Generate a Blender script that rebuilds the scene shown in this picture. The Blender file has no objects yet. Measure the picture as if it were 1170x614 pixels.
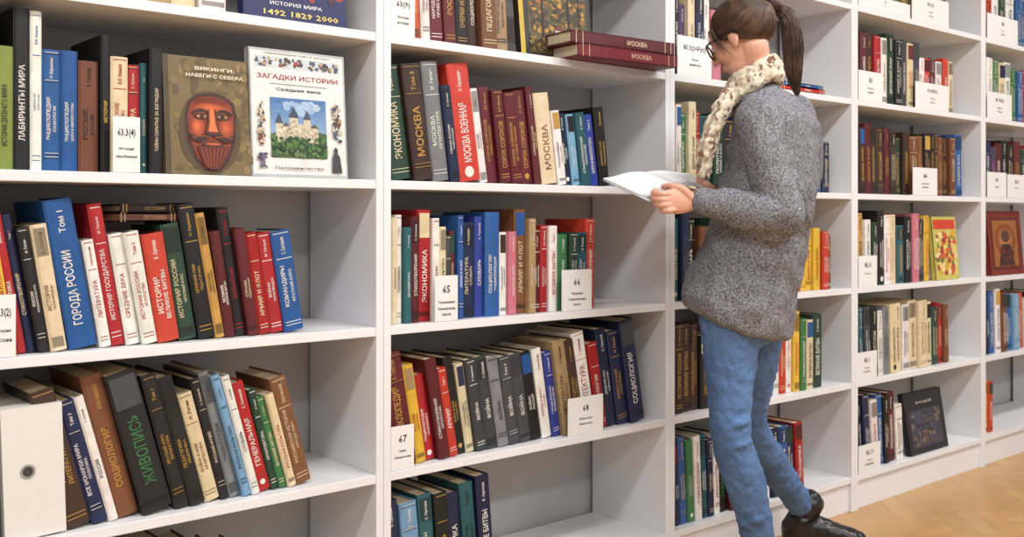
import bpy, math, random
from mathutils import Vector, Matrix
random.seed(11)
rnd=random.random
sc=bpy.context.scene
TH=math.atan(1365/1170)
F=Vector((math.cos(TH),math.sin(TH),0)); R=Vector((math.sin(TH),-math.cos(TH),0)); U=Vector((0,0,1))
CAM=Vector((-1.2815,-1.939,1.028)); FP=1170.0
def shelf_x(px,Y=0.0):
    d=F+R*((px-585)/FP); s=(Y-CAM.y)/d.y
    return CAM.x+s*d.x
def at(px,py,z): return CAM+F*z+R*((px-585)/FP*z)+U*((249-py)/FP*z)
def lin(c):
    return tuple(((x/255)/12.92 if x/255<=.04045 else ((x/255+.055)/1.055)**2.4) for x in c)
# ---------------------------------------------------------------- materials
def new_mat(name):
    m=bpy.data.materials.new(name); m.use_nodes=True
    return m,m.node_tree.nodes,m.node_tree.links,m.node_tree.nodes['Principled BSDF']
def mat(name,rgb,rough=.5,scale=20,amt=.06,bump=0,bscale=200,rgb2=None,spec=.5,lo=.3,hi=.7,fade=0,fscale=4):
    m,N,L,P=new_mat(name)
    tc=N.new('ShaderNodeTexCoord'); no=N.new('ShaderNodeTexNoise'); no.inputs['Scale'].default_value=scale; no.inputs['Detail'].default_value=5
    L.new(tc.outputs['Object'],no.inputs['Vector'])
    cr=N.new('ShaderNodeValToRGB'); c=lin(rgb)
    a=tuple(max(0,x*(1-amt)) for x in c); b=lin(rgb2) if rgb2 else tuple(min(1,x*(1+amt)) for x in c)
    cr.color_ramp.elements[0].color=(*a,1); cr.color_ramp.elements[1].color=(*b,1)
    cr.color_ramp.elements[0].position=lo; cr.color_ramp.elements[1].position=hi
    L.new(no.outputs['Fac'],cr.inputs['Fac']); out=cr.outputs['Color']
    if fade:
        n3=N.new('ShaderNodeTexNoise'); n3.inputs['Scale'].default_value=fscale; n3.inputs['Detail'].default_value=2
        L.new(tc.outputs['Object'],n3.inputs['Vector'])
        mr=N.new('ShaderNodeMapRange'); mr.inputs['From Min'].default_value=.3; mr.inputs['From Max'].default_value=.7; mr.inputs['To Min'].default_value=1-fade; mr.inputs['To Max'].default_value=1+fade
        L.new(n3.outputs['Fac'],mr.inputs['Value']); vm=N.new('ShaderNodeVectorMath'); vm.operation='SCALE'
        L.new(out,vm.inputs[0]); L.new(mr.outputs['Result'],vm.inputs['Scale']); out=vm.outputs['Vector']
    L.new(out,P.inputs['Base Color'])
    P.inputs['Roughness'].default_value=rough; P.inputs['Specular IOR Level'].default_value=spec
    if bump:
        n2=N.new('ShaderNodeTexNoise'); n2.inputs['Scale'].default_value=bscale; n2.inputs['Detail'].default_value=3
        L.new(tc.outputs['Object'],n2.inputs['Vector'])
        bp=N.new('ShaderNodeBump'); bp.inputs['Strength'].default_value=bump; bp.inputs['Distance'].default_value=.004
        L.new(n2.outputs['Fac'],bp.inputs['Height']); L.new(bp.outputs['Normal'],P.inputs['Normal'])
    return m
def attr_mat(name,rough=.4,amt=.12,scale=60,stretch=None):
    m,N,L,P=new_mat(name)
    at_=N.new('ShaderNodeAttribute'); at_.attribute_name='Col'
    tc=N.new('ShaderNodeTexCoord'); mp=N.new('ShaderNodeMapping')
    if stretch: mp.inputs['Scale'].default_value=stretch
    no=N.new('ShaderNodeTexNoise'); no.inputs['Scale'].default_value=scale; no.inputs['Detail'].default_value=4
    L.new(tc.outputs['Object'],mp.inputs['Vector']); L.new(mp.outputs['Vector'],no.inputs['Vector'])
    mr=N.new('ShaderNodeMapRange'); mr.inputs['To Min'].default_value=1-amt; mr.inputs['To Max'].default_value=1+amt
    L.new(no.outputs['Fac'],mr.inputs['Value'])
    mx=N.new('ShaderNodeVectorMath'); mx.operation='SCALE'
    L.new(at_.outputs['Color'],mx.inputs[0]); L.new(mr.outputs['Result'],mx.inputs['Scale'])
    L.new(mx.outputs['Vector'],P.inputs['Base Color']); P.inputs['Roughness'].default_value=rough
    return m
M_BOOK=attr_mat('book_cloth_and_paper',.47,.24,40)
M_CARD=attr_mat('label_card',.5,.03)
M_FLOOR=attr_mat('parquet_oak',.32,.22,14)
M_SHELF=mat('white_laminate',(229,229,231),.35,3,.015)
M_WALL=mat('wall_paint',(184,183,180),.9,2,.03)
M_CEIL=mat('ceiling_paint',(230,230,228),.9,2,.02)
# ---------------------------------------------------------------- mesh accumulator
class Acc:
    def __init__(s): s.v=[];s.f=[];s.c=[]
    def add(s,vs,fs,col=(200,200,200),M=None):
        o=len(s.v)
        for v in vs:
            v=Vector(v); s.v.append(M@v if M is not None else v)
        for f in fs: s.f.append([i+o for i in f]); s.c.append(col)
    def box(s,x0,x1,y0,y1,z0,z1,col=(200,200,200),M=None):
        s.add([(x0,y0,z0),(x1,y0,z0),(x1,y1,z0),(x0,y1,z0),(x0,y0,z1),(x1,y0,z1),(x1,y1,z1),(x0,y1,z1)],
              [(0,3,2,1),(4,5,6,7),(0,1,5,4),(1,2,6,5),(2,3,7,6),(3,0,4,7)],col,M)
    def obj(s,name,m,smooth=False,parent=None):
        me=bpy.data.meshes.new(name); me.from_pydata([tuple(v) for v in s.v],[],s.f)
        ca=me.color_attributes.new('Col','FLOAT_COLOR','CORNER')
        arr=[]
        for f,c in zip(s.f,s.c): arr+=list((*lin(c),1))*len(f)
        ca.data.foreach_set('color',arr)
        if smooth: me.polygons.foreach_set('use_smooth',[True]*len(me.polygons))
        me.materials.append(m); me.update()
        ob=bpy.data.objects.new(name,me); sc.collection.objects.link(ob)
        if parent: ob.parent=parent
        return ob
TXT={}
def text_mesh(w):
    if w in TXT: return TXT[w]
    cu=bpy.data.curves.new('t','FONT'); cu.body=w; cu.size=1; cu.resolution_u=1; cu.align_x='CENTER'; cu.align_y='CENTER'; cu.offset=.012
    ob=bpy.data.objects.new('t',cu); sc.collection.objects.link(ob)
    dg=bpy.context.evaluated_depsgraph_get(); dg.update(); me=ob.evaluated_get(dg).to_mesh()
    vs=[v.co.copy() for v in me.vertices]; fs=[tuple(p.vertices) for p in me.polygons]
    ob.evaluated_get(dg).to_mesh_clear(); bpy.data.objects.remove(ob); bpy.data.curves.remove(cu)
    if not vs: r=([],[],1,1)
    else:
        x0=min(v.x for v in vs);x1=max(v.x for v in vs);y0=min(v.y for v in vs);y1=max(v.y for v in vs)
        c=Vector(((x0+x1)/2,(y0+y1)/2,0)); r=([v-c for v in vs],fs,x1-x0,y1-y0)
    TXT[w]=r; return r
def put_text(acc,w,cx,cz,maxw,maxh,y,col,M,vertical=False,stretch=1.0):
    vs,fs,tw,th=text_mesh(w)
    if not vs: return
    sy=maxh/th; sx=min(maxw/tw,sy*stretch)
    sy=min(sy,sx*2.0)
    out=[]
    for v in vs:
        a,b=v.x*sx,v.y*sy
        out.append((cx-b,y,cz+a) if vertical else (cx+a,y,cz+b))
    acc.add(out,fs,col,M)
PAL=dict(k=(22,21,24),n=(22,32,66),b=(34,84,144),B=(36,54,136),t=(36,86,94),g=(30,58,45),G=(54,112,66),o=(196,86,40),r=(160,28,32),
 R=(186,56,40),m=(88,24,31),w=(224,221,214),c=(214,198,162),y=(216,176,60),Y=(186,144,70),d=(56,37,29),u=(114,70,44),e=(118,120,124),
 p=(78,50,96),P=(196,116,132),s=(124,138,62),a=(160,133,96),l=(112,156,190),x=(60,62,68))
WORDS=['ИСТОРИЯ РОССИИ','РОССИЯ','ВОЙНА И МИР','ЭНЦИКЛОПЕДИЯ','ГОРОДА РОССИИ','РУССКАЯ КУЛЬТУРА','ИСКУССТВО','ПОЛИТИКА','ЭКОНОМИКА','ПРАВО И ЗАКОН','НАРОДЫ МИРА','СЛОВАРЬ','ВЕЛИКИЕ БИТВЫ','АРМИЯ И ФЛОТ','ПЕДАГОГИКА','СТИХОТВОРЕНИЯ','ОЧЕРКИ ИСТОРИИ','ЛИТЕРАТУРА','ДРЕВНИЙ РИМ','КРАТКИЙ КУРС','ПОЛКОВОДЦЫ','ТЕОРИЯ ГОСУДАРСТВА','СРЕДНИЕ ВЕКА','АРХИТЕКТУРА','СОЦИОЛОГИЯ','ЦАРИ И ИМПЕРАТОРЫ','РУССКИЙ МУЗЕЙ','ЖИВОПИСЬ']
AUTH=['В.И. Иванов','А. Толстой','Н. Карамзин','С. Соловьев','Ключевский','М. Петров','Е. Орлова','Том 2','Том 1','Том 3','И. Репин']
PAGE=(212,200,172)
def jit(c,a=9): 
    d=random.uniform(-a,a); return tuple(min(255,max(5,x+d+random.uniform(-3,3))) for x in c)
def book(acc,X,Z,Y,w,h,dep,col,tcol,txt,lean):
    a=math.radians(lean)
    M=Matrix.Translation((X if lean>=0 else X+w,Y,Z))@Matrix.Rotation(-a,4,'Y')@(Matrix.Identity(4) if lean>=0 else Matrix.Translation((-w,0,0)))
    w=w*.965; b=min(.0028,w*.12)
    acc.box(0,b,.003,dep,0,h,col,M); acc.box(w-b,w,.003,dep,0,h,col,M)
    acc.box(b,w-b,.004,dep-.004,.003,h-.004,PAGE,M)
    e=min(.004,w*.15)
    vs=[];prof=[(0,.004),(e,.001),(w*.3,0),(w*.7,0),(w-e,.001),(w,.004),(w-b,.006),(b,.006)]
    for z in (0,h):
        for p in prof: vs.append((p[0],p[1],z))
    n=len(prof); fs=[(i,(i+1)%n,(i+1)%n+n,i+n) for i in range(n)]+[tuple(range(n))[::-1],tuple(range(n,2*n))]
    acc.add(vs,fs,col,M)
    y=-.0004
    st=random.choice([0,1,2,3,4,5,6,6])
    if w>.007:
        m0,m1=e,w-e
        def band(z0,z1,c): acc.add([(m0,y,z0),(m1,y,z0),(m1,y,z1),(m0,y,z1)],[(0,1,2,3)],c,M)
        dk=tuple(x*.62 for x in col)
        if st in(0,1):
            for zz in (.06,.09,.72,.97): band(h*zz,h*zz+.0015,tcol)
        if st==2: band(h*.03,h*.11,dk); band(h*.75,h*.97,dk)
        if st==3:
            band(h*.75,h*.97,jit(random.choice([PAL[q] for q in 'kndgmcYaxb']),10)); band(h*.05,h*.09,dk)
        if st==4:
            vv=[];q=w*.22;cz=h*.08
            for i in range(8): vv.append((w/2+q*math.cos(i*math.pi/4),y,cz+q*math.sin(i*math.pi/4)))
            acc.add(vv,[tuple(range(8))],tcol,M)
        if st==5:
            for zz in (.1,.13,.73,.96): band(h*zz,h*zz+.0022,dk); band(h*zz+.003,h*zz+.004,tcol)
        mid=random.uniform(.40,.45)
        two=w>.019 and rnd()<.5
        if two:
            put_text(acc,txt,w*.34,h*mid,h*.5,w*.27,y-.0002,tcol,M,True)
            put_text(acc,random.choice(WORDS),w*.68,h*mid,h*.46,w*.2,y-.0002,tcol,M,True)
        else: put_text(acc,txt,w/2,h*mid,h*.5,w*(.40 if w>.012 else .5),y-.0002,tcol,M,True)
        if st!=3 and rnd()<.75 : put_text(acc,random.choice(AUTH),w*.5,h*.85,h*.17,w*.24,y-.0004,tcol,M,True)
LV=dict(Z=1.775,A=1.444,B=1.113,C=.782,D=.451,E=.121)
LIGHT=set('wcyPlasYe')
def row(name,lev,lean,start,spec,setb=.020):
    acc=Acc(); px=start
    for it in spec.split():
        q=it.split(':'); e=float(q[0]); h=float(q[1])/100+random.uniform(-.007,.005); cc=q[2]
        if cc[0]!='_':
            Y=setb+random.uniform(0,.018)
            X0=shelf_x(px,setb);X1=shelf_x(e,setb); w=(X1-X0)
            L=lean+ (float(q[4]) if len(q)>4 and q[4] else 0)+(random.uniform(-.7,.7) if lean else 0)
            if len(cc)>1: tc=PAL[cc[1]]
            else: tc=PAL[random.choice('kmn')] if cc[0] in LIGHT else PAL[random.choice('wccYY')]
            txt=q[3].replace('_',' ') if len(q)>3 and q[3] else random.choice(WORDS)
            book(acc,X0,LV[lev]+.0008,Y,w*math.cos(math.radians(L))*random.uniform(.95,1),h,min(.2,h*.68),jit(PAL[cc[0]],7),jit(tc,4),txt,L)
        px=e
    return acc.obj('book_row',M_BOOK)
def rrow(lev,x0,x1,pal,lean=0,hmin=.19,hmax=.27):
    acc=Acc(); x=x0
    while x<x1-.03:
        w=random.uniform(.012,.034); h=random.uniform(hmin,hmax); c=random.choice(pal)
        tc=PAL[random.choice('kmn')] if c in LIGHT else PAL[random.choice('wcY')]
        book(acc,x,LV[lev]+.0008,.022+rnd()*.01,w,h,h*.68,jit(PAL[c]),tc,random.choice(WORDS),lean); x+=w/math.cos(math.radians(lean))+.0006
    return acc.obj('book_row',M_BOOK)
# ---------------------------------------------------------------- room
W=.98; T=.02; D=.296
a=Acc(); a.box(-4.2,6.4,-5,.42,-.06,-.001,(150,110,66))
L_,w_=.36,.072
rot=Matrix.Rotation(math.radians(45),4,'Z')
def plank(x,y,sx,sy):
    c=rot@Vector((x+sx/2,y+sy/2,0))
    if not(-4.1<c.x<6.3 and -4.9<c.y<.25): return
    g=.0005; col=random.choice([(190,148,94),(186,144,90),(192,150,96),(188,146,92),(183,140,87)])
    a.add([(x+g,y+g,0),(x+sx-g,y+g,0),(x+sx-g,y+sy-g,0),(x+g,y+sy-g,0)],[(0,1,2,3)],jit(col,3),rot)
for m in range(-30,31):
    for k in range(-140,141):
        bx,by=k*w_+m*L_, k*w_-m*L_
        if abs(bx)>12 or abs(by)>12: continue
        plank(bx,by,L_,w_); plank(bx+L_,by+w_-L_,w_,L_)
a.obj('floor',M_FLOOR)
a=Acc(); a.box(-4.2,6.4,.31,.42,0,3.0); a.obj('wall_back',M_WALL)
a=Acc(); a.box(6.3,6.4,-5,.31,0,3.0); a.obj('wall_right',M_WALL)
a=Acc(); a.box(-4.2,6.4,-5,.42,3.0,3.08); a.obj('ceiling',M_CEIL)
# bookcases
for k in range(-2,5):
    x0,x1=k*W,(k+1)*W; a=Acc(); g=.0006
    a.box(x0+g,x0+T,0,D,0,2.12); a.box(x1-T,x1-g,0,D,0,2.12)
    for z in list(LV.values())+[2.12]: a.box(x0+T,x1-T,.0015,D-.002,z-T,z)
    a.box(x0+T,x1-T,.012,.03,0,.101)
    ob=a.obj('bookcase',M_SHELF)
    bv=ob.modifiers.new('bevel','BEVEL'); bv.width=.0012; bv.segments=2; bv.limit_method='ANGLE'
# ---------------------------------------------------------------- book rows
# bay 1
row('','B',0,-130,'-105:26:n -80:24:u -55:25:r -30:27:g -2:26:k 18:22.5:sk:ИСТОРИЯ_ДРЕВНЕГО_МИРА 37:30:kw:ЛАБИРИНТЫ_МИРА 51:29.5:wb:СДЕЛАЙ_САМ 73:22.5:bw:ЭНЦИКЛОПЕДИЯ 93:22.3:bw:ЭНЦИКЛОПЕДИЯ 117:21:uk:РУССКИЕ 128:26:ky:ИСТОРИЯ 148:22:cr:МОСКОВСКИЕ 164:21.5:rc:КУЛЬТУРА 172:22:t 187:25:kc:ТАЙНЫ_СКРЫТЫЕ_ЗА_ВЗГЛЯДОМ')
row('','A',0,-130,'-100:24:n -70:25:u -40:26:r -10:24:g 20:26:k 50:22:b 80:25:w 110:23:d 140:23:u 170:22:w 200:24:a 230:22:c 262:23:w')
row('','C',9.5,-116,'-95:25:m -70:24:d -45:25:g -22:26:k -2:25:r 10:27:Bw 21:27:yr:ИСТОРИЯ_РОССИИ 34:26:rw 46:26:nc 60:23:kw:РОССИЯ 80:23.5:cu:ИСТОРИЯ 82:1:_ 117:27.5:bw:ГОРОДА_РОССИИ 131:20.5:wr 148:27:rw:ИСТОРИЯ_ГОСУДАРСТВА 165:21.5:wr 183:22:wr:ИСТОРИЯ_РОССИИ 209:22:Rw:ИСТОРИЯ 231:23:gc:ИСТОРИЯ_РОССИИ 250:27:kY 261:26:Yk 273:22:mw:ВЕЛИКИЕ 287:26.5:kr 300:22.5:mc:СТРАНЫ 314:21:rc 330:21.5:rw:ВОЙНЫ 353:21.7:bw:КОМАНДИРЫ')
row('','D',15,78,'108:27:dY:РОССИЯ 127:25:nw:ВСЕ_МОНАРХИ_МИРА 139:25:wn:РОССИЯ 165:28:uY 202:28.5:kG 220:28:kY 238:27.5:kY 256:23:cu 267:26:kc 280:27:en 290:26:lk 300:26:wn 315:24:rw:ГЕНЕРАЛЬНАЯ 324:22:gw 333:21:Gc 343:21:cr 362:24.5:uc:РОССИЙСКАЯ_ИСТОРИЯ')
row('','D',3,-118,'-90:25:m -60:24:d -25:26:n 2:24:k')
row('','E',6,-100,'-60:24:k -20:26:m 20:25:n 60:24:d 100:26:g 140:25:k 180:24:m 220:25:m 250:24:d 275:22:u 300:21:d')
# bay 2
row('','A',3,455,'474:24:c 486:25:o 497:24:w 513:25:m 527:25:mY 541:23:k 552:24:d 570:24:u 586:23:a')
row('','B',8,452,'476:27:gc 498:27:dY:МОСКВА 517:29:ew:МОСКВА 528:23:nw 553:28.5:Rw:МОСКВА_ВОЕННАЯ 562:23:w 575:23.5:mY:СОРОК_СОРОКОВ 588:23.5:mY:СОРОК_СОРОКОВ 601:23.5:mY:СОРОК_СОРОКОВ 614:23.5:mY:СОРОК_СОРОКОВ 622:26:mc 640:24:cu:МОСКВА 650:20:w 659:19:nw 668:19:lw 679:19.5:tw 690:20:Bw 702:22:k')
row('','C',0,449,'456:25:cu 464:25:w 472:23:tw 481:24.5:mw 496:27:rw:ЭКОНОМИКА 504:24:wr 512:22:c 519:20:x 526:22:mc 533:25:bw 548:23:nc 558:24.5:Bw:СЛОВАРЬ 575:25.5:bw:СОЦИОЛОГИЯ 584:21:wp 593:21:Pw 606:27:uc 614:25:aw 622:22:mw 630:23:rw 640:23:wr 652:20:Gw 662:20:gw 674:21:tw 684:24:Rw')
row('','D',10,454,'478:26:mY 490:24:yr:РОССИЯ 503:21:rw 516:25:mw 527:22:Rw:АРМИЯ 538:24:kY 548:22:cn 560:23:xw:ВОЙНА 573:23:xw:ВОЙНА 586:23:ek:ВОЙНА 599:23:xw:ВОЙНА 612:23:xw:ВОЙНА 625:23:kw:ВОЙНА 636:23.5:wr 646:23:Bw 660:25:am 671:26:dY 686:27:wr 697:24:rw 709:27:nw 722:26:nY 739:29:nw')
row('','E',5,450,'468:25:nw:АВИАЦИЯ 488:24:lw 504:25:tw 520:25:k 536:24:nw 552:26:tk 568:27.5:nw')
# bay 3
row('','Z',2,775,'790:22:n 800:24:P 812:22:k 830:22:w 850:20:c 870:22:r 890:23:g 910:22:b 930:22:w 950:22:m')
row('','A',0,773,'781:25:kw 788:22:pw 796:27:c 806:25:n 815:24:w 827:22:P 838:22:d 850:24:b 862:22:g 880:23:r')
row('','B',0,773,'780:25:wG 788:22:Gw 797:26:c 806:24:r 818:22:t 830:23:g 845:22:k 860:24:n 875:22:m 890:22:a 903:23:k 914:22:w 924:22:G 932:22:y 941:21:b 950:18:n')
row('','C',0,773,'781:25:tc 790:26:ne 800:24:kw 812:22:u 824:24:g 838:22:w 850:22:r 862:23:n 880:22:k 895:22:c 908:23:m 917:22:Rw 925:20:yr 933:20:yr 941:21:yr 948:20:Rw 955:19:uw')
row('','D',0,773,'783:26:dY 793:26:dY 803:26:dY 815:22:k 830:22:u 845:24:m 860:22:n 872:26:nw 887:28:bw 894:24:wr 902:24.5:Rc 909:27:wo 916:27:yr 923:24:Gw 931:23:c 942:25:gw')
row('','E',3,775,'781:25:nw 789:26:by 797:25:Gw 805:25:wr 812:25:tw 819:24:nc 826:24:w 836:24:kG 848:22:m 860:22:g 872:23:k 884:22:wn 894:22:nw 903:23:bw 912:22:nw 921:23:rw')
# bay 4
row('','Z',0,984,'992:24:b 1000:22:n 1012:24:w 1022:22:r 1034:24:g 1046:22:a 1058:22:c 1070:23:o 1082:22:k')
row('','A',0,984,'992:25:mw 1000:26:dY 1008:25:rw 1015:24:w 1024:26:gw 1032:25:k 1038:26:xw 1045:24:cR 1052:25:x 1060:20:wr 1067:20:Rw 1074:21:mw 1081:20:wr 1087:22:Rw 1093:21:c')
row('','B',1.5,985,'991:24:dY 998:25:mY 1006:25:dY 1014:24:d 1020:25:mY 1027:24:dc 1034:22:g 1041:24:dY 1050:23:u 1057:23:uY 1064:24:kY 1070:24:kY 1076:24:dY 1082:23:uY 1088:23:dY 1094:24:uc 1102:25:b')
row('','C',1,985,'991:26:Yk 998:24:w 1005:23:gw 1013:27:kw 1020:25:wr 1028:26:cP 1036:22:t 1044:25:kw 1052:26:Pw 1060:24:x 1066:26:yR')
row('','D',2,985,'990:25:tw 997:26:xw 1005:25:k 1012:24:wn 1019:25:ek 1027:26:c 1035:26:c 1043:25:w 1052:26:c 1062:26:ca 1069:25:c 1077:23:g 1082:24:r 1088:23:uc')
row('','E',4,986,'991:26:kw 998:27:nw 1006:25:wr 1014:26:bw 1020:25:k 1028:26:mw 1036:20:w')
# bay 5
row('','Z',0,1129,'1137:24:r 1145:24:w 1153:22:g 1162:24:w 1172:22:b 1185:22:k')
row('','A',0,1129,'1136:26:wr 1143:25:G 1150:24:c 1157:26:w 1165:24:G 1172:23:b 1185:24:r 1198:22:w')
row('','B',0,1129,'1136:25:nw 1142:22:p 1149:24:mw 1156:25:kw 1163:24:k 1170:25:mY 1180:22:g 1192:24:r')
row('','D',3,1131,'1135:25:nw 1141:26:bw 1147:27:wn 1153:26:uw 1160:25:bw 1167:24:lw 1174:24:R 1184:22:w 1194:24:k')
row('','E',0,1128,'1133:22:yr 1138:22:Rw')
PALS='knbrmwcudgeaYt'
for lev in 'ZABCDE':
    rrow(lev,-2*W+.05,-W-.05,PALS,4 if lev in 'CD' else 0)
    rrow(lev,4*W+.03,5*W-.15,PALS)
rrow('Z',-W+.03,-.2,PALS); rrow('Z',.04,.8,PALS)
# ---------------------------------------------------------------- face-out books
def mixc(a,b,t): return tuple(a[i]*(1-t)+b[i]*t for i in range(3))
def cover_book(name,X,Y,Z,w,h,th,tilt,base,deco,yaw=0):
    acc=Acc(); M=Matrix.Translation((X,Y,Z))@Matrix.Rotation(math.radians(yaw),4,'Z')@Matrix.Rotation(math.radians(-tilt),4,'X')
    acc.box(0,w,0,.0025,0,h,base,M); acc.box(0,w,th-.0025,th,0,h,base,M); acc.box(0,.003,.0,th,0,h,base,M)
    acc.box(.003,w-.003,.0025,th-.0025,.003,h-.003,PAGE,M)
    y=-.0003
    def E(cx,cz,rx,rz,c): acc.add([(w*(cx+rx*math.cos(i*math.pi/12)),y,h*(cz+rz*math.sin(i*math.pi/12))) for i in range(24)],[tuple(range(24))],c,M)
    for d in deco:
        y-=.00012; k=d[0]
        if k=='rect': _,x0,z0,x1,z1,c=d; acc.add([(x0*w,y,z0*h),(x1*w,y,z0*h),(x1*w,y,z1*h),(x0*w,y,z1*h)],[(0,1,2,3)],c,M)
        elif k=='ell': E(*d[1:])
        elif k=='grad':
            _,cx,cz,rx,rz,c0,c1=d
            for i in range(6):
                y-=.00005; q=1-i/6.5; E(cx-rx*.12*(i/6),cz+rz*.1*(i/6),rx*q,rz*q,mixc(c0,c1,i/5))
        elif k=='vgrad':
            _,x0,z0,x1,z1,c0,c1=d
            for i in range(10):
                a_=z0+(z1-z0)*i/10;b_=z0+(z1-z0)*(i+1)/10; acc.add([(x0*w,y,a_*h),(x1*w,y,a_*h),(x1*w,y,b_*h),(x0*w,y,b_*h)],[(0,1,2,3)],mixc(c0,c1,i/9),M)
        elif k=='dots':
            _,x0,z0,x1,z1,r,n_,cs=d
            for i in range(n_):
                y-=.000004; E(random.uniform(x0,x1),random.uniform(z0,z1),r*random.uniform(.5,1.3),r*random.uniform(.4,1),random.choice(cs))
        elif k=='poly': acc.add([(p[0]*w,y,p[1]*h) for p in d[1]],[tuple(range(len(d[1])))],d[2],M)
        elif k=='txt': _,cx,cz,mw,mh,c,t=d; put_text(acc,t,cx*w,cz*h,mw*w,mh*h,y,c,M,False,3)
    return acc.obj(name,M_BOOK)
DK=(52,22,14); O1=(128,50,22); O2=(206,96,48)
def wav(x0,x1,z,a_,t):
    p=[]
    for i in range(9): x=x0+(x1-x0)*i/8; p.append((x,z+a_*math.sin(math.pi*i/8)))
    for i in range(8,-1,-1): x=x0+(x1-x0)*i/8; p.append((x,z-t+a_*math.sin(math.pi*i/8)))
    return p
mask=[('dots',.1,.04,.97,.97,.045,150,[(112,94,56),(124,104,64),(98,82,48),(134,112,70),(92,78,50)]),('rect',0,0,.06,1,(74,62,38)),
 ('grad',.5,.36,.35,.36,(82,66,40),(34,24,18)),
 ('poly',[(.22,.5),(.26,.62),(.36,.68),(.52,.7),(.68,.68),(.78,.62),(.8,.5),(.78,.3),(.7,.12),(.6,.03),(.42,.03),(.32,.12),(.24,.3)],(60,24,16)),
 ('poly',[(.25,.5),(.29,.6),(.38,.655),(.52,.67),(.66,.655),(.74,.6),(.77,.5),(.75,.3),(.67,.14),(.58,.05),(.44,.05),(.35,.14),(.27,.3)],O1),
 ('grad',.52,.56,.2,.075,(150,62,28),O2),('grad',.36,.4,.085,.09,(140,56,26),(214,106,58)),('grad',.68,.4,.085,.09,(140,56,26),(196,92,46)),
 ('poly',wav(.3,.5,.53,.03,.025),DK),('poly',wav(.55,.75,.53,.03,.025),DK),
 ('ell',.4,.495,.075,.028,DK),('ell',.64,.495,.075,.028,DK),('ell',.4,.494,.058,.015,(176,120,76)),('ell',.64,.494,.058,.015,(170,116,72)),('ell',.405,.494,.026,.015,(26,14,10)),('ell',.635,.494,.026,.015,(26,14,10)),
 ('poly',[(.48,.56),(.56,.56),(.575,.44),(.61,.36),(.56,.335),(.48,.335),(.43,.36),(.465,.44)],(92,36,18)),('poly',[(.49,.56),(.54,.56),(.55,.44),(.58,.365),(.47,.365),(.49,.44)],(222,116,64)),
 ('poly',[(.52,.33),(.38,.27),(.28,.29),(.26,.34),(.36,.325),(.45,.35),(.52,.345),(.59,.35),(.68,.325),(.78,.34),(.76,.29),(.66,.27)],DK),
 ('poly',wav(.3,.5,.315,.015,.008),(160,70,34)),('poly',wav(.54,.74,.315,.015,.008),(160,70,34)),
 ('ell',.52,.255,.12,.026,DK),('ell',.52,.26,.09,.012,(180,84,44)),
 ('poly',[(.34,.24),(.7,.24),(.64,.1),(.57,.04),(.47,.04),(.4,.1)],(84,32,18))]
for i in range(7):
    x=.38+i*.046; mask.append(('poly',[(x,.225),(x+.016,.225),(.5+(x-.5)*.5+.01,.06),(.5+(x-.5)*.5,.06)],(136,58,30)))
for i in range(5): mask.append(('poly',wav(.34,.7,.6+i*.012,.02,.004),(96,36,18)))
mask+=[('txt',.56,.9,.44,.03,(238,228,206),'ВИКИНГИ:'),('txt',.56,.84,.64,.03,(238,228,206),'НАБЕГИ С СЕВЕРА')]
x0=shelf_x(189,.02);x1=shelf_x(291,.02)
cover_book('viking_history_book',x0,.018,LV['B']+.0015,x1-x0,.238,.018,5,(112,95,58),mask)
STN=[(206,196,172),(188,176,150),(220,210,188),(170,158,134),(150,140,120)]
castle=[('rect',.02,.02,.98,.98,(222,222,218)),('rect',.06,.85,.94,.94,(196,204,208)),
 ('dots',.08,.865,.92,.925,.02,60,[(80,70,60),(150,60,50),(60,60,70),(120,100,70),(70,90,110),(180,160,120),(90,96,100)]),
 ('txt',.5,.965,.7,.018,(60,60,60),'ЭНЦИКЛОПЕДИЯ ТАЙН И ЗАГАДОК'),('txt',.5,.78,.84,.045,(150,30,40),'ЗАГАДКИ ИСТОРИИ'),('rect',.2,.725,.8,.729,(100,100,100)),('txt',.5,.685,.46,.03,(50,60,90),'Средние века'),
 ('vgrad',.2,.15,.78,.62,(186,204,222),(74,116,168)),('dots',.3,.5,.68,.58,.04,14,[(160,184,210),(150,176,206),(172,194,216)]),
 ('poly',[(.2,.33),(.3,.37),(.45,.35),(.6,.38),(.78,.35),(.78,.15),(.2,.15)],(70,96,62)),
 ('poly',[(.25,.27),(.25,.42),(.28,.44),(.32,.42),(.32,.4),(.39,.4),(.39,.47),(.48,.47),(.48,.42),(.54,.42),(.54,.46),(.61,.46),(.61,.4),(.69,.39),(.69,.27)],(198,188,164)),
 ('dots',.27,.29,.67,.39,.014,110,STN),('dots',.4,.4,.47,.46,.012,14,STN),
 ('poly',[(.245,.42),(.285,.5),(.325,.42)],(70,78,96)),('poly',[(.385,.47),(.435,.56),(.485,.47)],(62,70,88)),('poly',[(.535,.46),(.575,.53),(.615,.46)],(70,78,96)),('poly',[(.32,.40),(.355,.43),(.39,.4)],(96,80,70)),('poly',[(.61,.40),(.65,.43),(.69,.39)],(96,80,70)),
 ('dots',.21,.165,.77,.31,.02,160,[(44,76,40),(60,96,50),(80,116,62),(36,60,34),(96,124,72)]),
 ('dots',.85,.3,.92,.6,.02,40,[(70,66,60),(160,130,90),(110,60,50),(60,80,100),(190,180,160)]),('dots',.07,.25,.13,.6,.018,40,[(120,60,50),(70,66,60),(170,150,110),(60,80,70),(190,180,160)]),
 ('poly',[(.82,.04),(.93,.04),(.91,.17),(.885,.2),(.89,.23),(.865,.25),(.845,.23),(.85,.2),(.83,.17)],(66,60,66)),('dots',.07,.06,.14,.18,.018,20,[(110,100,120),(70,60,80)]),('txt',.48,.07,.5,.022,(90,30,40),'Паломничество')]
x0=shelf_x(287,.02);x1=shelf_x(397,.02)
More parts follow.
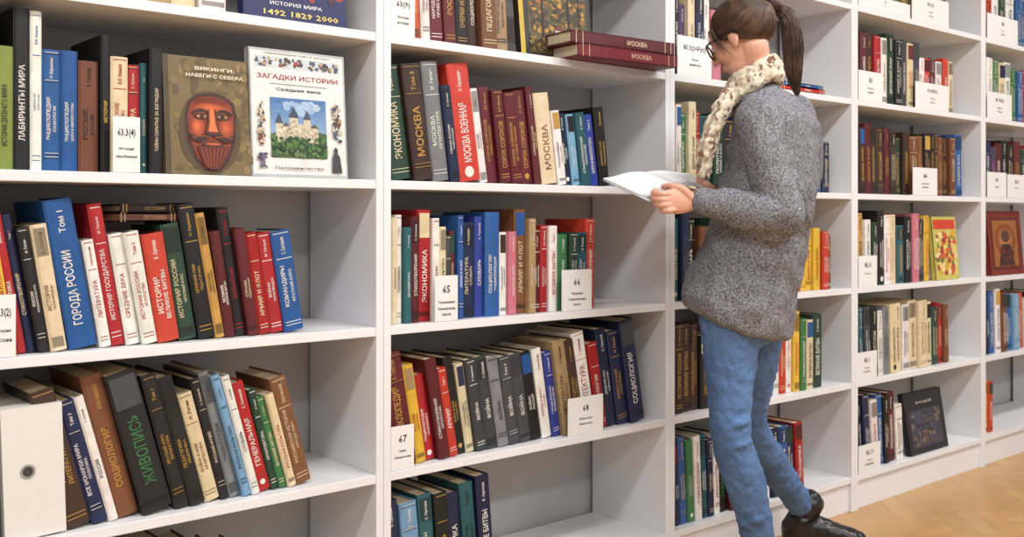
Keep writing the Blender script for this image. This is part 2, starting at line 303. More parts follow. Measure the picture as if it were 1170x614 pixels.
cover_book('castle_history_book',x0,.018,LV['B']+.0015,x1-x0,.272,.02,4,(176,178,180),castle)
x0=shelf_x(277,.02);x1=shelf_x(396,.02)
cover_book('history_dates_book',x0,.018,LV['A']+.0015,x1-x0,.27,.022,5,(22,30,84),[('rect',0,.3,1,.85,(130,30,28)),('dots',.05,.2,.95,.5,.04,120,[(150,50,34),(60,30,60),(30,34,90),(180,80,40),(110,30,40)]),('txt',.55,.055,.72,.045,(236,210,110),'1492 1829 2000'),('txt',.5,.13,.5,.03,(230,230,230),'ИСТОРИЯ МИРА')])
x0=shelf_x(602,.03);x1=shelf_x(684,.03)
cover_book('autumn_park_book',x0,.05,LV['A']+.0015,x1-x0,.24,.02,6,(46,42,38),[('rect',0,0,.06,1,(196,166,60)),('rect',.12,.06,.94,.85,(84,74,44)),('dots',.16,.3,.9,.82,.03,260,[(176,132,44),(150,96,36),(110,90,40),(70,66,40),(60,50,30),(50,44,30)]),('rect',.3,.1,.33,.8,(30,24,20)),('rect',.66,.1,.69,.8,(30,24,20)),('rect',.82,.1,.84,.8,(34,28,22)),('dots',.14,.08,.92,.26,.03,120,[(90,76,40),(66,58,40),(120,96,44),(60,52,30)]),('rect',.47,.24,.6,.34,(190,184,170)),('poly',[(.45,.34),(.62,.34),(.535,.4)],(110,48,40)),('txt',.5,.91,.6,.05,(220,190,90),'УСАДЬБЫ')])
x0=shelf_x(1067,.03);x1=shelf_x(1094,.03)
cover_book('floral_cover_book',x0,.02,LV['C']+.0015,x1-x0,.25,.02,5,(190,180,90),[('rect',.05,.8,.95,.95,(196,60,40)),('dots',.12,.1,.88,.72,.07,110,[(210,160,60),(196,90,50),(90,120,60),(214,196,120),(150,60,50),(226,210,160)])])
x0=shelf_x(1038,.03);x1=shelf_x(1081,.03)
cover_book('landscape_cover_book',x0,.02,LV['E']+.0015,x1-x0,.235,.02,9,(34,32,40),[('rect',.1,.1,.9,.7,(60,62,76)),('dots',.15,.15,.85,.65,.05,110,[(90,76,70),(60,66,84),(50,50,60),(110,96,84)]),('txt',.5,.82,.5,.05,(190,180,160),'МУЗЕЙ')])
x0=shelf_x(1130,.03);x1=shelf_x(1168,.03)
cover_book('icon_art_book',x0,.02,LV['C']+.0015,x1-x0,.275,.025,5,(118,36,26),[('rect',.08,.08,.92,.9,(88,26,20)),('rect',.14,.13,.86,.85,(150,92,40)),('grad',.5,.55,.3,.24,(120,60,30),(196,140,70)),('ell',.5,.6,.13,.1,(84,50,36)),('poly',[(.26,.14),(.74,.14),(.62,.48),(.38,.48)],(66,28,26)),('dots',.3,.16,.7,.44,.05,16,[(96,40,30),(50,24,24)])])
# white box file
acc=Acc(); X=shelf_x(6,.015); X1=shelf_x(76,.015); M=Matrix.Translation((X,.015,LV['D']+.0012))@Matrix.Rotation(math.radians(-2),4,'Y'); w=X1-X
acc.box(0,w,0,.235,0,.236,(222,220,214),M); acc.box(.006,w-.006,.0,.225,.236,.2365,(215,212,205),M)
def disc(acc,cx,y,cz,r0,r1,col,M):
    n=20; vs=[(cx+r*math.cos(i*2*math.pi/n),y,cz+r*math.sin(i*2*math.pi/n)) for r in (r0,r1) for i in range(n)]
    acc.add(vs,[(i,(i+1)%n,(i+1)%n+n,i+n) for i in range(n)],col,M)
disc(acc,w*.4,-.001,.12,.009,.013,(150,148,145),M); disc(acc,w*.4,-.0006,.12,.0005,.009,(60,58,56),M)
acc.obj('box_file',M_CARD)
# lying stacks
def lying(acc,X,Y,Z,w,dp,th,yaw,col,tcol,txt):
    M=Matrix.Translation((X,Y,Z))@Matrix.Rotation(math.radians(yaw),4,'Z')
    acc.box(0,w,0,dp,0,.003,col,M); acc.box(0,w,0,dp,th-.003,th,col,M); acc.box(0,w,0,.004,0,th,col,M)
    acc.box(.004,w-.004,.004,dp-.004,.003,th-.003,PAGE,M)
    put_text(acc,txt,w*.62,th*.5,w*.4,th*.4,-.0006,tcol,M); 
    for q in (.04,.1,.9,.96): acc.add([(w*q,-.0005,0),(w*q+.002,-.0005,0),(w*q+.002,-.0005,th),(w*q,-.0005,th)],[(0,1,2,3)],tcol,M)
acc=Acc(); zA=LV['A']+.001
X=shelf_x(764,-.06)-.345
lying(acc,X,-.055,zA,.36,.26,.033,-4,(106,24,36),(200,170,140),'МОСКВА')
lying(acc,X-.02,-.05,zA+.0335,.365,.25,.032,-5,(86,24,32),(214,190,160),'МОСКВА')
acc.obj('lying_book_stack',M_BOOK)
acc=Acc(); X=shelf_x(915,.01)
lying(acc,X-.12,.01,zA,.26,.18,.016,0,(186,40,36),(240,230,200),'СЛОВАРЬ'); lying(acc,X-.10,.015,zA+.017,.24,.17,.013,0,(36,90,160),(240,230,200),'РОМАН')
acc.obj('lying_book_stack',M_BOOK)
acc=Acc(); X=shelf_x(134,.05)
lying(acc,X,.045,LV['C']+.238,.115,.17,.018,0,(84,44,34),(160,130,84),'ЛЕТОПИСЬ'); lying(acc,X+.006,.05,LV['C']+.2565,.11,.165,.016,2,(52,32,28),(180,150,90),'ИСТОРИЯ')
acc.obj('lying_book_stack',M_BOOK)
# ---------------------------------------------------------------- label cards
def label(px0,px1,lev,h,t,sub='',dz=0,Y=.004):
    X0=shelf_x(px0,Y);X1=shelf_x(px1,Y);w=X1-X0
    a=Acc(); M=Matrix.Translation((X0,Y,LV[lev]+.001+dz))
    a.box(0,w,0,.0012,0,h,(230,230,228),M); a.box(0,w,.0012,.012,0,.0012,(225,225,222),M)
    if t: put_text(a,t,w/2,h*.7,w*.66,h*.17,-.0006,(15,15,18),M)
    for i,q in enumerate(sub.split('|') if sub else []): put_text(a,q,w/2,h*(.42-.14*i),w*.78,h*.065,-.0006,(40,40,44),M)
    a.obj('shelf_label_card',M_CARD)
label(129,160,'B',.105,'63.3(4)','История|зарубежная')
label(-14,18,'C',.11,'63.3(2)','История|России')
label(497,523,'C',.108,'65','Экономика|Экономические|науки')
label(642,676,'C',.108,'66','Политика|Политические|науки')
label(447,473,'D',.1,'67','Право|Юридические')
label(649,689,'D',.1,'68','Военное дело|Военная наука')
label(447,474,'A',.1,'63(9)','Москва|история')
label(774,813,'A',.115,'83.3(2=Рус)','Русская|литература',.0)
label(981,1008,'A',.105,'83','Литературо-|ведение')
label(1046,1084,'A',.1,'83.3(2Рус)','Литература|России')
label(981,1040,'Z',.05,'82','Фольклор'); label(1042,1084,'Z',.1,'82.3(2)','Фольклор|России')
label(1043,1071,'B',.105,'84','Художественная|литература')
label(981,1002,'C',.11,'85.0','Искусство')
label(979,1002,'D',.1,'85.1','Изобразит.|искусство')
label(981,1006,'E',.1,'85.11','Градостро-|ительство')
label(1128,1163,'Z',.105,'85','Искусство|Религия')
label(1128,1156,'A',.11,'85.143(2)','Живопись|России')
label(1128,1150,'B',.105,'86','Религия'); label(1151,1172,'B',.1,'86.3','Мифология')
# ---------------------------------------------------------------- geometry helpers for the figure
def cr(p0,p1,p2,p3,t): return .5*((2*p1)+(p2-p0)*t+(2*p0-5*p1+4*p2-p3)*t*t+(3*p1-p0-3*p2+p3)*t**3)
def tube(acc,pts,rad,n=16,sub=6,ref=None,fx=1,fy=1,caps=True,col=(200,200,200)):
    P=[Vector(p) for p in pts]; C=[];Rr=[]
    for i in range(len(P)-1):
        p0=P[max(i-1,0)];p3=P[min(i+2,len(P)-1)];r0=rad[max(i-1,0)];r3=rad[min(i+2,len(P)-1)]
        for k in range(sub):
            t=k/sub; C.append(cr(p0,P[i],P[i+1],p3,t)); Rr.append(max(.0005,cr(r0,rad[i],rad[i+1],r3,t)))
    C.append(P[-1]);Rr.append(rad[-1])
    tan=[(C[min(i+1,len(C)-1)]-C[max(i-1,0)]).normalized() for i in range(len(C))]
    if caps:
        a0=[(C[0]-tan[0]*Rr[0]*math.sin(q)*min(fx,fy),Rr[0]*math.cos(q),tan[0]) for q in (1.5,1.2,.8,.4)]
        a1=[(C[-1]+tan[-1]*Rr[-1]*math.sin(q)*min(fx,fy),Rr[-1]*math.cos(q),tan[-1]) for q in (.4,.8,1.2,1.5)]
    else: a0=a1=[]
    S=a0+list(zip(C,Rr,tan))+a1
    u=Vector(ref) if ref else (Vector((0,0,1)) if abs(S[0][2].z)<.8 else Vector((1,0,0)))
    vs=[]
    for c,r,t in S:
        u=(u-t*u.dot(t)).normalized(); b=t.cross(u)
        for j in range(n):
            q=2*math.pi*j/n; vs.append(c+u*math.cos(q)*r*fx+b*math.sin(q)*r*fy)
    m=len(S); fs=[(i*n+j,i*n+(j+1)%n,(i+1)*n+(j+1)%n,(i+1)*n+j) for i in range(m-1) for j in range(n)]
    fs+=[tuple(range(n))[::-1],tuple(range((m-1)*n,m*n))]
    acc.add(vs,fs,col)
def loft(acc,rings,n=28,col=(200,200,200)):
    vs=[]
    for c,u,v in rings:
        for j in range(n):
            q=2*math.pi*j/n; vs.append(c+u*math.cos(q)+v*math.sin(q))
    m=len(rings); fs=[(i*n+j,i*n+(j+1)%n,(i+1)*n+(j+1)%n,(i+1)*n+j) for i in range(m-1) for j in range(n)]
    fs+=[tuple(range(n))[::-1],tuple(range((m-1)*n,m*n))]
    acc.add(vs,fs,col)
def ell(acc,c,r,n=16,m=12,M=None,col=(200,200,200)):
    vs=[(c[0],c[1],c[2]-r[2])]
    for i in range(1,m):
        p=-math.pi/2+math.pi*i/m
        for j in range(n):
            q=2*math.pi*j/n; vs.append((c[0]+r[0]*math.cos(p)*math.cos(q),c[1]+r[1]*math.cos(p)*math.sin(q),c[2]+r[2]*math.sin(p)))
    vs.append((c[0],c[1],c[2]+r[2])); e=len(vs)-1
    fs=[(0,1+(j+1)%n,1+j) for j in range(n)]
    for i in range(m-2):
        for j in range(n): fs.append((1+i*n+j,1+i*n+(j+1)%n,1+(i+1)*n+(j+1)%n,1+(i+1)*n+j))
    b=1+(m-2)*n; fs+=[(b+j,b+(j+1)%n,e) for j in range(n)]
    acc.add(vs,fs,col,M)
def remesh(ob,vox,sm=4,fac=.5,disp=None):
    r=ob.modifiers.new('remesh','REMESH'); r.mode='VOXEL'; r.voxel_size=vox; r.use_smooth_shade=True
    s=ob.modifiers.new('smooth','SMOOTH'); s.factor=fac; s.iterations=sm
    for (size,st) in (disp or []):
        tx=bpy.data.textures.new('folds','CLOUDS'); tx.noise_scale=size; tx.noise_depth=1
        d=ob.modifiers.new('folds','DISPLACE'); d.texture=tx; d.strength=st; d.mid_level=.5; d.texture_coords='LOCAL'
# ---------------------------------------------------------------- woman
woman=bpy.data.objects.new('woman',None); sc.collection.objects.link(woman)
bf=-R*.87+F*.5; bl=-R*.5-F*.87
M_KNIT=mat('heather_grey_knit',(98,98,103),.95,210,.3,.8,360,rgb2=(158,158,163),spec=.1,lo=.34,hi=.66,fade=.08,fscale=9)
M_DENIM=mat('blue_denim',(74,102,146),.85,300,.08,.15,900,rgb2=(100,130,172),spec=.2,fade=.2,fscale=6)
M_SEAM=mat('denim_seam',(70,96,138),.85,60,.1)
M_SKIN=mat('skin',(216,164,140),.5,8,.05,.05,300)
M_LIP=mat('lips',(176,96,92),.4)
M_HAIR=mat('brown_hair',(50,34,26),.40,40,.35,rgb2=(100,72,52))
M_BLACK=mat('black_plastic',(14,14,16),.25)
M_BOOT=mat('black_leather',(24,24,28),.30,12,.2,.25,60)
M_SOLE=mat('boot_rubber',(16,15,15),.6)
M_SCARF=mat('printed_scarf',(218,207,184),.85,60,.08,.3,200,rgb2=(118,80,72),lo=.55,hi=.64)
M_EYE=mat('eye_white',(235,232,228),.2); M_IRIS=mat('iris',(70,50,36),.2)
# sweater
A=Acc()
zc=2.65
def ring(px,py,a_,d_,tilt=0,z=zc): return (at(px,py,z),bl*a_,bf*d_+U*tilt)
loft(A,[ring(843,368,.140,.118,.044),ring(843,363,.155,.130,.044),ring(845,345,.163,.137,.040),ring(850,322,.165,.140,.022),ring(857,296,.163,.137,.006),ring(866,262,.158,.130),ring(875,232,.157,.124),ring(882,200,.163,.118),ring(886,170,.171,.110),ring(888,148,.174,.102),ring(887,134,.166,.093),ring(883,122,.146,.082),ring(877,112,.11,.070),ring(872,103,.072,.056),ring(868,96,.048,.044)])
tube(A,[at(867,134,2.525),at(873,170,2.505),at(885,210,2.485),at(896,243,2.475)],[.056,.053,.049,.047],sub=5)
tube(A,[at(896,243,2.475),at(868,246,2.475),at(835,238,2.49),at(806,230,2.515)],[.047,.050,.043,.032],sub=5)
ell(A,at(900,246,2.475),(.044,.044,.048))
# folds: elbow creases, slack of the knit hanging below the forearm and across the back
tube(A,[at(858,262,2.50),at(880,268,2.49),at(905,262,2.51)],[.012,.022,.012],sub=4)
tube(A,[at(905,200,2.50),at(915,225,2.52),at(925,255,2.56)],[.010,.018,.010],sub=4)
tube(A,[at(815,285,2.55),at(850,300,2.515),at(890,290,2.53)],[.008,.014,.008],sub=4)
tube(A,[at(812,320,2.56),at(845,330,2.52),at(885,315,2.53)],[.006,.012,.006],sub=4)
tube(A,[at(908,134,2.77),at(919,180,2.80),at(910,240,2.82)],[.055,.050,.046],sub=4)
tube(A,[at(910,240,2.82),at(860,234,2.76),at(826,224,2.68)],[.046,.042,.034],sub=4)
sw=A.obj('sweater',M_KNIT,True,woman); remesh(sw,.006,6,.5,[(.12,.024),(.045,.013)])
A=Acc(); tube(A,[at(812,231,2.513),at(798,229,2.52)],[.029,.026],sub=3); tube(A,[at(830,225,2.685),at(818,221,2.67)],[.030,.026],sub=3)
A.obj('sleeve_cuffs',M_KNIT,True,woman)
# jeans
A=Acc()
loft(A,[ring(846,392,.10,.082),ring(847,372,.136,.102),ring(850,335,.146,.108),ring(855,300,.14,.102),ring(860,280,.11,.09)])
LL=[(833,352,2.60,.078),(834,400,2.60,.070),(834,450,2.59,.058),(835,500,2.575,.050),(852,555,2.59,.050),(866,614,2.61,.040),(871,660,2.63,.036)]
tube(A,[at(*q[:3]) for q in LL],[q[3] for q in LL],sub=6)
tube(A,[at(866,352,2.72),at(862,400,2.76),at(858,440,2.82),at(856,485,2.88),at(880,528,3.0),at(903,560,3.10),at(914,576,3.15)],[.075,.068,.060,.051,.049,.043,.040],sub=6)
for (px,py,z,r) in ((838,488,2.575,.052),(841,512,2.575,.052),(862,596,2.605,.045)):
    tube(A,[at(px-14,py+5,z-.033),at(px+4,py-2,z-.050),at(px+18,py-7,z-.028)],[.004,.008,.004],sub=4,n=10)
je=A.obj('jeans',M_DENIM,True,woman); remesh(je,.0055,3,.5,[(.06,.010),(.018,.008)])
# boots
def boot(name,heel,dirv,ankle,lift=.02):
    x=dirv.normalized(); y=U.cross(x); M=Matrix(((x.x,y.x,0,heel.x),(x.y,y.y,0,heel.y),(x.z,y.z,1,heel.z),(0,0,0,1)))
    la=M.inverted()@ankle
    B=Acc()
    rr=[(.0,.030,.018,.045),(.008,.036,.026,.040),(.03,.045,.031,.044),(.07,.050,.033,.050),(.11,.048,.035,.046),(.15,.042,.040,.038),(.19,.035,.042,.031),(.22,.031,.037,.026),(.24,.028,.026,.02),(.25,.026,.012,.012)]
    loft(B,[(Vector((q[0],0,q[1]+lift)),Vector((0,q[2],0)),Vector((0,0,q[3]))) for q in rr],20)
    tube(B,[Vector((.045,0,.055+lift)),la*.5+Vector((.045,0,.07+lift))*.5,la],[.042,.042,.046],sub=4)
    for q in (.35,.7): 
        c=Vector((.045,0,.065+lift)).lerp(la,q); tube(B,[c+Vector((-.03,-.03,.004)),c+Vector((.0,-.044,-.003)),c+Vector((.036,-.026,.004))],[.004,.008,.004],sub=3,n=8)
    B.v=[M@v for v in B.v]
    ob=B.obj(name+'_upper',M_BOOT,True,woman); remesh(ob,.005,3,.5,[(.03,.008)])
    S=Acc(); out=[]
    for i in range(28):
        q=2*math.pi*i/28; xx=.126+.130*math.cos(q); wd=.033+.010*math.sin(math.pi*min(1,max(0,xx/.255))**1.5)
        out.append((xx,wd*math.sin(q)*(1.05 if xx>.12 else .95)))
    n=28
    S.add([M@Vector((p[0],p[1],lift-.008)) for p in out]+[M@Vector((p[0],p[1],lift+.006)) for p in out],[(i,(i+1)%n,(i+1)%n+n,i+n) for i in range(n)]+[tuple(range(n))[::-1],tuple(range(n,2*n))])
    S.box(.0,.068,-.030,.030,0,lift,M=M)
    tp=[Vector((x_,y_,z_)) for z_ in (.0,lift-.004) for (x_,y_) in ((.12,-.03),(.2,-.037),(.235,-.02),(.235,.02),(.2,.037),(.12,.03))]
    S.add([M@p for p in tp],[(i,(i+1)%6,(i+1)%6+6,i+6) for i in range(6)]+[(5,4,3,2,1,0),tuple(range(6,12))])
    S.obj(name+'_sole',M_SOLE,False,woman)
an=at(871,655,2.63); hp=Vector((an.x,an.y,.0008))-bf*.045
boot('left_boot',hp,bf,an+U*.02,.014)
an2=at(924,576,3.165); hp2=at(893,607,3.18); hp2.z=.0008
boot('right_boot',hp2,(R*.985-F*.17),an2,.014)
# head
hh=(-R*.76+F*.65).normalized(); tl=math.radians(25)
hf=hh*math.cos(tl)-U*math.sin(tl); hu=U*math.cos(tl)+hh*math.sin(tl); hl=hu.cross(hf)
HC=at(847,44,2.63)
S_=.85
HM=Matrix(((hf.x*S_,hl.x*S_,hu.x*S_,HC.x),(hf.y*S_,hl.y*S_,hu.y*S_,HC.y),(hf.z*S_,hl.z*S_,hu.z*S_,HC.z),(0,0,0,1)))
A=Acc()
E=lambda c,r: ell(A,c,r)
E((-.014,0,.03),(.09,.072,.078));E((.022,0,-.012),(.064,.06,.085));E((.034,0,-.068),(.044,.044,.038));E((.064,0,-.094),(.018,.02,.017))
for s in(1,-1):
    E((.05,.034*s,-.025),(.03,.026,.03));E((-.008,.073*s,-.008),(.017,.007,.03));E((-.004,.07*s,-.03),(.01,.008,.012));E((.09,.010*s,-.028),(.012,.008,.008));E((.074,.03*s,.027),(.012,.026,.008))
    E((.066,.031*s,.004),(.016,.016,.013))
E((.076,0,-.058),(.014,.024,.016));E((.06,0,.045),(.03,.05,.035))
tube(A,[(.080,0,.022),(.092,0,.0),(.106,0,-.022)],[.009,.010,.011],sub=4)
hi=HM.inverted()
tube(A,[(-.02,0,-.04),tuple((hi@at(864,84,2.64))),tuple(hi@at(871,108,2.65))],[.050,.048,.050],sub=4)
A.v=[HM@v for v in A.v]
hd=A.obj('head',M_SKIN,True,woman); remesh(hd,.003,5)
A=Acc(); ell(A,(.088,0,-.053),(.008,.021,.005),M=HM); ell(A,(.086,0,-.063),(.009,.018,.006),M=HM); A.obj('lips',M_LIP,True,woman)
A=Acc(); 
for s in (1,-1): ell(A,(.073,.031*s,.003),(.012,.013,.010),M=HM)
A.obj('eyes',M_EYE,True,woman)
A=Acc()
for s in (1,-1): ell(A,(.0835,.031*s,-.001),(.0025,.005,.005),M=HM)
A.obj('irises',M_IRIS,True,woman)
A=Acc()
for s in (1,-1):
    ell(A,(.074,.031*s,.006),(.0125,.0145,.0095),M=HM)
A.obj('eyelids',M_SKIN,True,woman)
A=Acc()
for s in (1,-1): tube(A,[HM@Vector((.088,.012*s,.027)),HM@Vector((.087,.03*s,.033)),HM@Vector((.073,.05*s,.027))],[.0022,.003,.0014],sub=4,n=8)
A.obj('eyebrows',M_HAIR,True,woman)
# glasses
def curveobj(name,spl,bev,m,cyc=False,res=1,par=woman):
    cu=bpy.data.curves.new(name,'CURVE'); cu.dimensions='3D'; cu.bevel_depth=bev; cu.bevel_resolution=res
    for s in spl:
        p=s[0]; sp=cu.splines.new('POLY'); sp.points.add(len(p)-1)
        for q,v in zip(sp.points,p): q.co=(*v,1)
        if len(s)>1 and s[1] is not None:
            for q,r in zip(sp.points,s[1]): q.radius=r
        sp.use_cyclic_u=cyc
    cu.materials.append(m); ob=bpy.data.objects.new(name,cu); sc.collection.objects.link(ob); ob.parent=par; return ob
rims=[]
for s in(1,-1):
    p=[]
    for i in range(24):
        q=2*math.pi*i/24; c_,s_=math.cos(q),math.sin(q)
        yy=.0265*math.copysign(abs(c_)**.7,c_); zz=.021*math.copysign(abs(s_)**.7,s_)
        p.append(HM@Vector((.103-abs(.034*s+yy)*.24,.034*s+yy,.000+zz)))
    rims.append((p,))
curveobj('glasses_rims',rims,.0024,M_BLACK,True,2)
tp=[([HM@Vector(q) for q in ((.1015,-.008,.006),(.104,0,.009),(.1015,.008,.006))],)]
for s in (1,-1): tp.append(([HM@Vector(q) for q in ((.088,.0605*s,.010),(.078,.074*s,.011),(.02,.079*s,.009),(-.012,.081*s,.010),(-.03,.079*s,-.008))],))
curveobj('glasses_temples',tp,.0024,M_BLACK,False,2)
# hair
hc=Vector((-.018,0,.032)); hr=Vector((.100,.082,.088))
def onh(d,k=1): d=d.normalized(); return Vector((hc.x+d.x*hr.x*k,hc.y+d.y*hr.y*k,hc.z+d.z*hr.z*k))
tail_dir=Vector((-.88,0,.38)).normalized()
line=[(.9,0,.45),(.88,.44,.30),(.80,.78,-.02),(.60,.98,-.40),(.28,1,-.62),(-.1,.95,-.85),(-.5,.6,-1.05),(-.7,0,-1.15)]
def hl_dir(t,s):
    t=t*(len(line)-1); i=min(int(t),len(line)-2); f=t-i
    a_=Vector(line[i]);b_=Vector(line[i+1]); v=a_.lerp(b_,f); return Vector((v.x,v.y*s,v.z)).normalized()
A=Acc(); nT,nS=26,12; vs=[]
for s in (1,-1):
    for i in range(nT+1):
        d0=hl_dir(i/nT,s)
        for j in range(nS+1):
            vs.append(onh(d0.slerp(tail_dir,min(.999,j/nS)) if d0.angle(tail_dir)>.01 else d0,.985))
fs=[]
for b_ in range(2):
    o=b_*(nT+1)*(nS+1)
    for i in range(nT):
        for j in range(nS): fs.append((o+i*(nS+1)+j,o+(i+1)*(nS+1)+j,o+(i+1)*(nS+1)+j+1,o+i*(nS+1)+j+1))
A.add([HM@v for v in vs],fs); cap=A.obj('hair_cap',M_HAIR,True,woman)
so=cap.modifiers.new('thick','SOLIDIFY'); so.thickness=.006; so.offset=0
spl=[]
for i in range(1000):
    t=rnd(); s=random.choice((1,-1)); d0=hl_dir(t,s); k=random.uniform(1.0,1.05); st=random.choice((0,0,rnd()*.5))
    tw=random.uniform(-.04,.04); p=[]
    for j in range(13):
        u=st+(1-st)*j/12; d=d0.slerp(tail_dir,min(.999,u)); d=(d+Vector((0,tw*math.sin(u*6+i),tw*math.cos(u*5+i)))*math.sin(u*math.pi)).normalized()
        p.append(HM@onh(d,.985 + (k-.985)*min(1,u*5+.2)))
    spl.append((p,[.5]+[1]*11+[.8]))
curveobj('hair_strands',spl,.0010,M_HAIR)
TB=HM@onh(tail_dir,1.0)
TP=[TB,at(888,9,2.70),at(901,22,2.70),at(906,52,2.70),at(907,82,2.70),at(911,108,2.70)]
TR=[.012,.013,.022,.026,.021,.006]
A=Acc(); tube(A,TP,[r*.8 for r in TR],sub=5); A.obj('ponytail_core',M_HAIR,True,woman)
spl=[]
for i in range(440):
    q=rnd()*6.283; rr=math.sqrt(rnd())*1.08; e=random.uniform(.78,1.04); p=[];n=16
    for j in range(n):
        u=min(1,j/(n-1)*e)*(len(TP)-1); k=min(int(u),len(TP)-2); f=u-k
        c=cr(TP[max(k-1,0)],TP[k],TP[k+1],TP[min(k+2,len(TP)-1)],f); r=TR[k]*(1-min(f,1))+TR[k+1]*min(f,1); r=max(r,.006)
        tn=(TP[k+1]-TP[k]).normalized(); b1=tn.cross(F).normalized(); b2=tn.cross(b1)
        p.append(c+(b1*math.cos(q)+b2*math.sin(q))*r*rr+Vector((random.uniform(-1,1),random.uniform(-1,1),0))*.0008)
    spl.append((p,[1]*(n-2)+[.7,.3]))
curveobj('ponytail_strands',spl,.0010,M_HAIR)
td=(TP[1]-TB).normalized()
A=Acc(); tube(A,[TB+td*.006,TB+td*.018],[.0165,.0165],sub=2); A.obj('hair_tie',M_BLACK,True,woman)
spl=[]
for i in range(26):
    y0=.076+rnd()*.006; s=1 if i%2 else -1; x0=.04+rnd()*.02; dx=random.uniform(-.01,.01); ln=random.uniform(.05,.1)
    spl.append(([HM@Vector((x0+dx*u-.02*u*u,(y0-.004*u)*s*(.9+.1*(1-(x0/.1)**2)),.045-ln*u)) for u in [k/8 for k in range(9)]],[1]*7+[.6,.2]))
curveobj('loose_locks',spl,.0008,M_HAIR)
# scarf
A=Acc()
def loop(cx,cy,rx,ry,r,tilt,ph=0):
    c=at(cx,cy,2.64); p=[]
    for i in range(15):
        q=2*math.pi*i/14+ph; p.append(c+bf*rx*math.cos(q)+bl*ry*math.sin(q)-U*tilt*math.cos(q)+U*.006*math.sin(3*q))
    tube(A,p,[r]*15,sub=3,n=12,caps=True)
loop(860,96,.060,.060,.019,.030); loop(857,106,.068,.068,.017,.038,1); loop(862,85,.054,.055,.017,.026,2)
tube(A,[at(836,112,2.58),at(822,138,2.555),at(812,166,2.545),at(804,200,2.55)],[.025,.028,.029,.025],sub=5,ref=bf,fx=.4,fy=1.0)
tube(A,[at(832,108,2.60),at(816,136,2.59),at(806,165,2.58),at(799,190,2.59)],[.025,.026,.025,.022],sub=5,ref=bf,fx=.45,fy=1.0)
sf=A.obj('scarf',M_SCARF,True,woman); remesh(sf,.0038,2,.5,[(.03,.014),(.012,.009)])
# open book held
B_=Acc()
C0=at(777,213,2.58);Bp=at(738,198,2.72);A0=at(689,205,2.66);D0=at(742,229,2.52);C2=at(803,212,2.62);B2=at(788,199,2.76)
def page(a_,b_,c_,d_,off,sag):
    n=8;m=4;vs=[]
    for i in range(n+1):
        u=i/n
        for j in range(m+1):
            v=j/m; p=(a_.lerp(b_,u)).lerp(d_.lerp(c_,u),v); vs.append(p+U*(off+sag*math.sin(math.pi*min(1,u*1.3))*(1-u*.3)))
    return vs,[(i*(m+1)+j,(i+1)*(m+1)+j,(i+1)*(m+1)+j+1,i*(m+1)+j+1) for i in range(n) for j in range(m)]
def slab(a_,b_,c_,d_,th,sag,col,off):
    v1,f1=page(a_,b_,c_,d_,off,sag); v2,_=page(a_,b_,c_,d_,off-th,sag); k=len(v1); n=8;m=4
    fs=f1+[tuple(i+k for i in f)[::-1] for f in f1]
    bd=[i*(m+1) for i in range(n+1)]+[n*(m+1)+j for j in range(1,m+1)]+[i*(m+1)+m for i in range(n-1,-1,-1)]+[j for j in range(m-1,0,-1)]
    fs+=[(bd[i],bd[(i+1)%len(bd)],bd[(i+1)%len(bd)]+k,bd[i]+k) for i in range(len(bd))]
    B_.add(v1+v2,fs,col)
slab(C0,D0,A0,Bp,.005,.006,(236,239,244),.003); slab(C0,C2,B2,Bp,.005,.006,(236,239,244),.003)
slab(C0,D0,A0,Bp,.0016,.006,(150,184,214),-.0025); slab(C0,C2,B2,Bp,.0016,.006,(150,184,214),-.0025)
B_.obj('open_book',M_CARD,True)
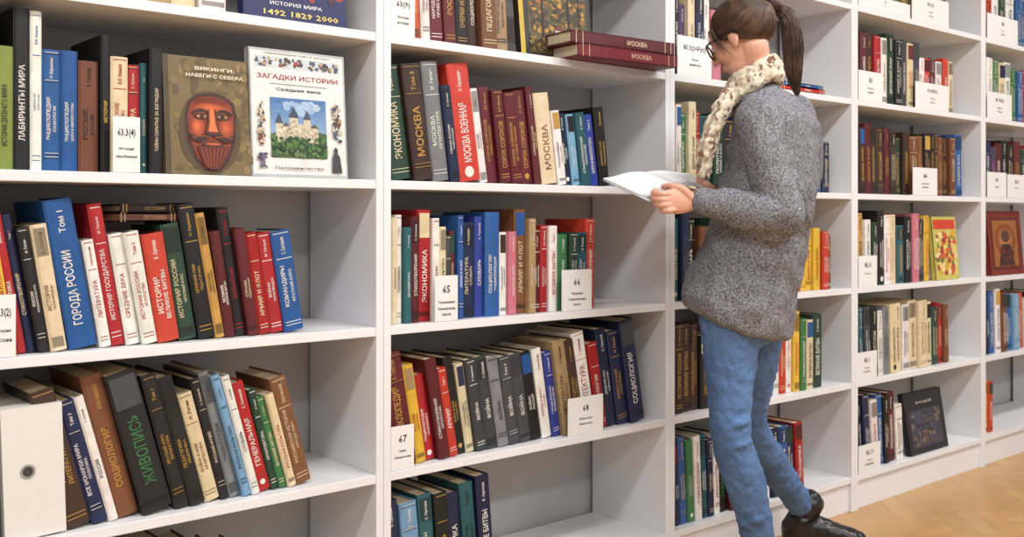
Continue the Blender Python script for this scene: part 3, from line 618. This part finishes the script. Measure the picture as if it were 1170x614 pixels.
# hands
A=Acc()
tube(A,[at(806,230,2.515),at(796,229.5,2.515),at(786,230,2.512),at(774,230,2.508),at(766,230,2.505)],[.021,.020,.026,.031,.028],ref=U,fx=1.05,fy=.48,sub=4)
ys=[220.5,227,233.5,240]; ln=[1,1.08,1,.8]
for i in range(4):
    y=ys[i]; l=ln[i]; k=771+i*1.5
    P=[at(k,230+(y-230)*.8,2.508),at(k-15*l,y+1,2.495),at(k-24*l,y,2.512),at(k-22*l,y-3,2.535)]
    tube(A,P,[.0088,.0084,.0078,.0066],sub=4,n=10)
tube(A,[at(789,226,2.51),at(780,216.5,2.505),at(768,213,2.515),at(758,213.5,2.535)],[.013,.0108,.009,.007],sub=4,n=10)
h=A.obj('left_hand',M_SKIN,True,woman); remesh(h,.002,1)
A=Acc()
tube(A,[at(824,223,2.68),at(814,219,2.665),at(805,218,2.655)],[.021,.026,.028],ref=U,fx=.5,fy=1,sub=4)
for i in range(4):
    z=2.625+i*.018
    tube(A,[at(808,219,z+.01),at(797,220,z),at(787,218,z+.005),at(781,215,z+.01)],[.009,.0084,.0078,.0066],sub=4,n=10)
tube(A,[at(813,217,2.64),at(806,210,2.625),at(798,207,2.64)],[.0125,.010,.0075],sub=4,n=10)
h=A.obj('right_hand',M_SKIN,True,woman); remesh(h,.0025,2)
# ---------------------------------------------------------------- lights
M_EM,N,L,P=new_mat('lamp_diffuser'); P.inputs['Emission Color'].default_value=(1,.98,.96,1); P.inputs['Emission Strength'].default_value=4
for (x,y) in ((-1.6,-1.5),(.8,-1.5),(3.2,-1.5),(-1.6,-3.6),(.8,-3.6),(3.2,-3.6)):
    a=Acc(); a.box(x-.65,x+.65,y-.16,y+.16,2.93,2.999); ob=a.obj('ceiling_light',M_EM)
    ld=bpy.data.lights.new('tube','AREA'); ld.shape='RECTANGLE'; ld.size=1.3; ld.size_y=.32; ld.energy=42 if x<3 else 34; ld.color=(.98,.985,1)
    lo=bpy.data.objects.new('fluorescent_lamp',ld); lo.location=(x,y,2.92); sc.collection.objects.link(lo)
w=bpy.data.worlds.new('w'); sc.world=w; w.use_nodes=True; bg=w.node_tree.nodes['Background']; bg.inputs[0].default_value=(.95,.975,1,1); bg.inputs[1].default_value=.52
sc.view_settings.view_transform='Standard'
cd=bpy.data.cameras.new('camera'); cam=bpy.data.objects.new('camera',cd); sc.collection.objects.link(cam)
cam.location=CAM; cam.rotation_euler=(math.pi/2,0,TH-math.pi/2); cd.sensor_width=36; cd.lens=36; cd.shift_y=-58/1170; sc.camera=cam
cd.dof.use_dof=True; cd.dof.focus_distance=2.3; cd.dof.aperture_fstop=7.0
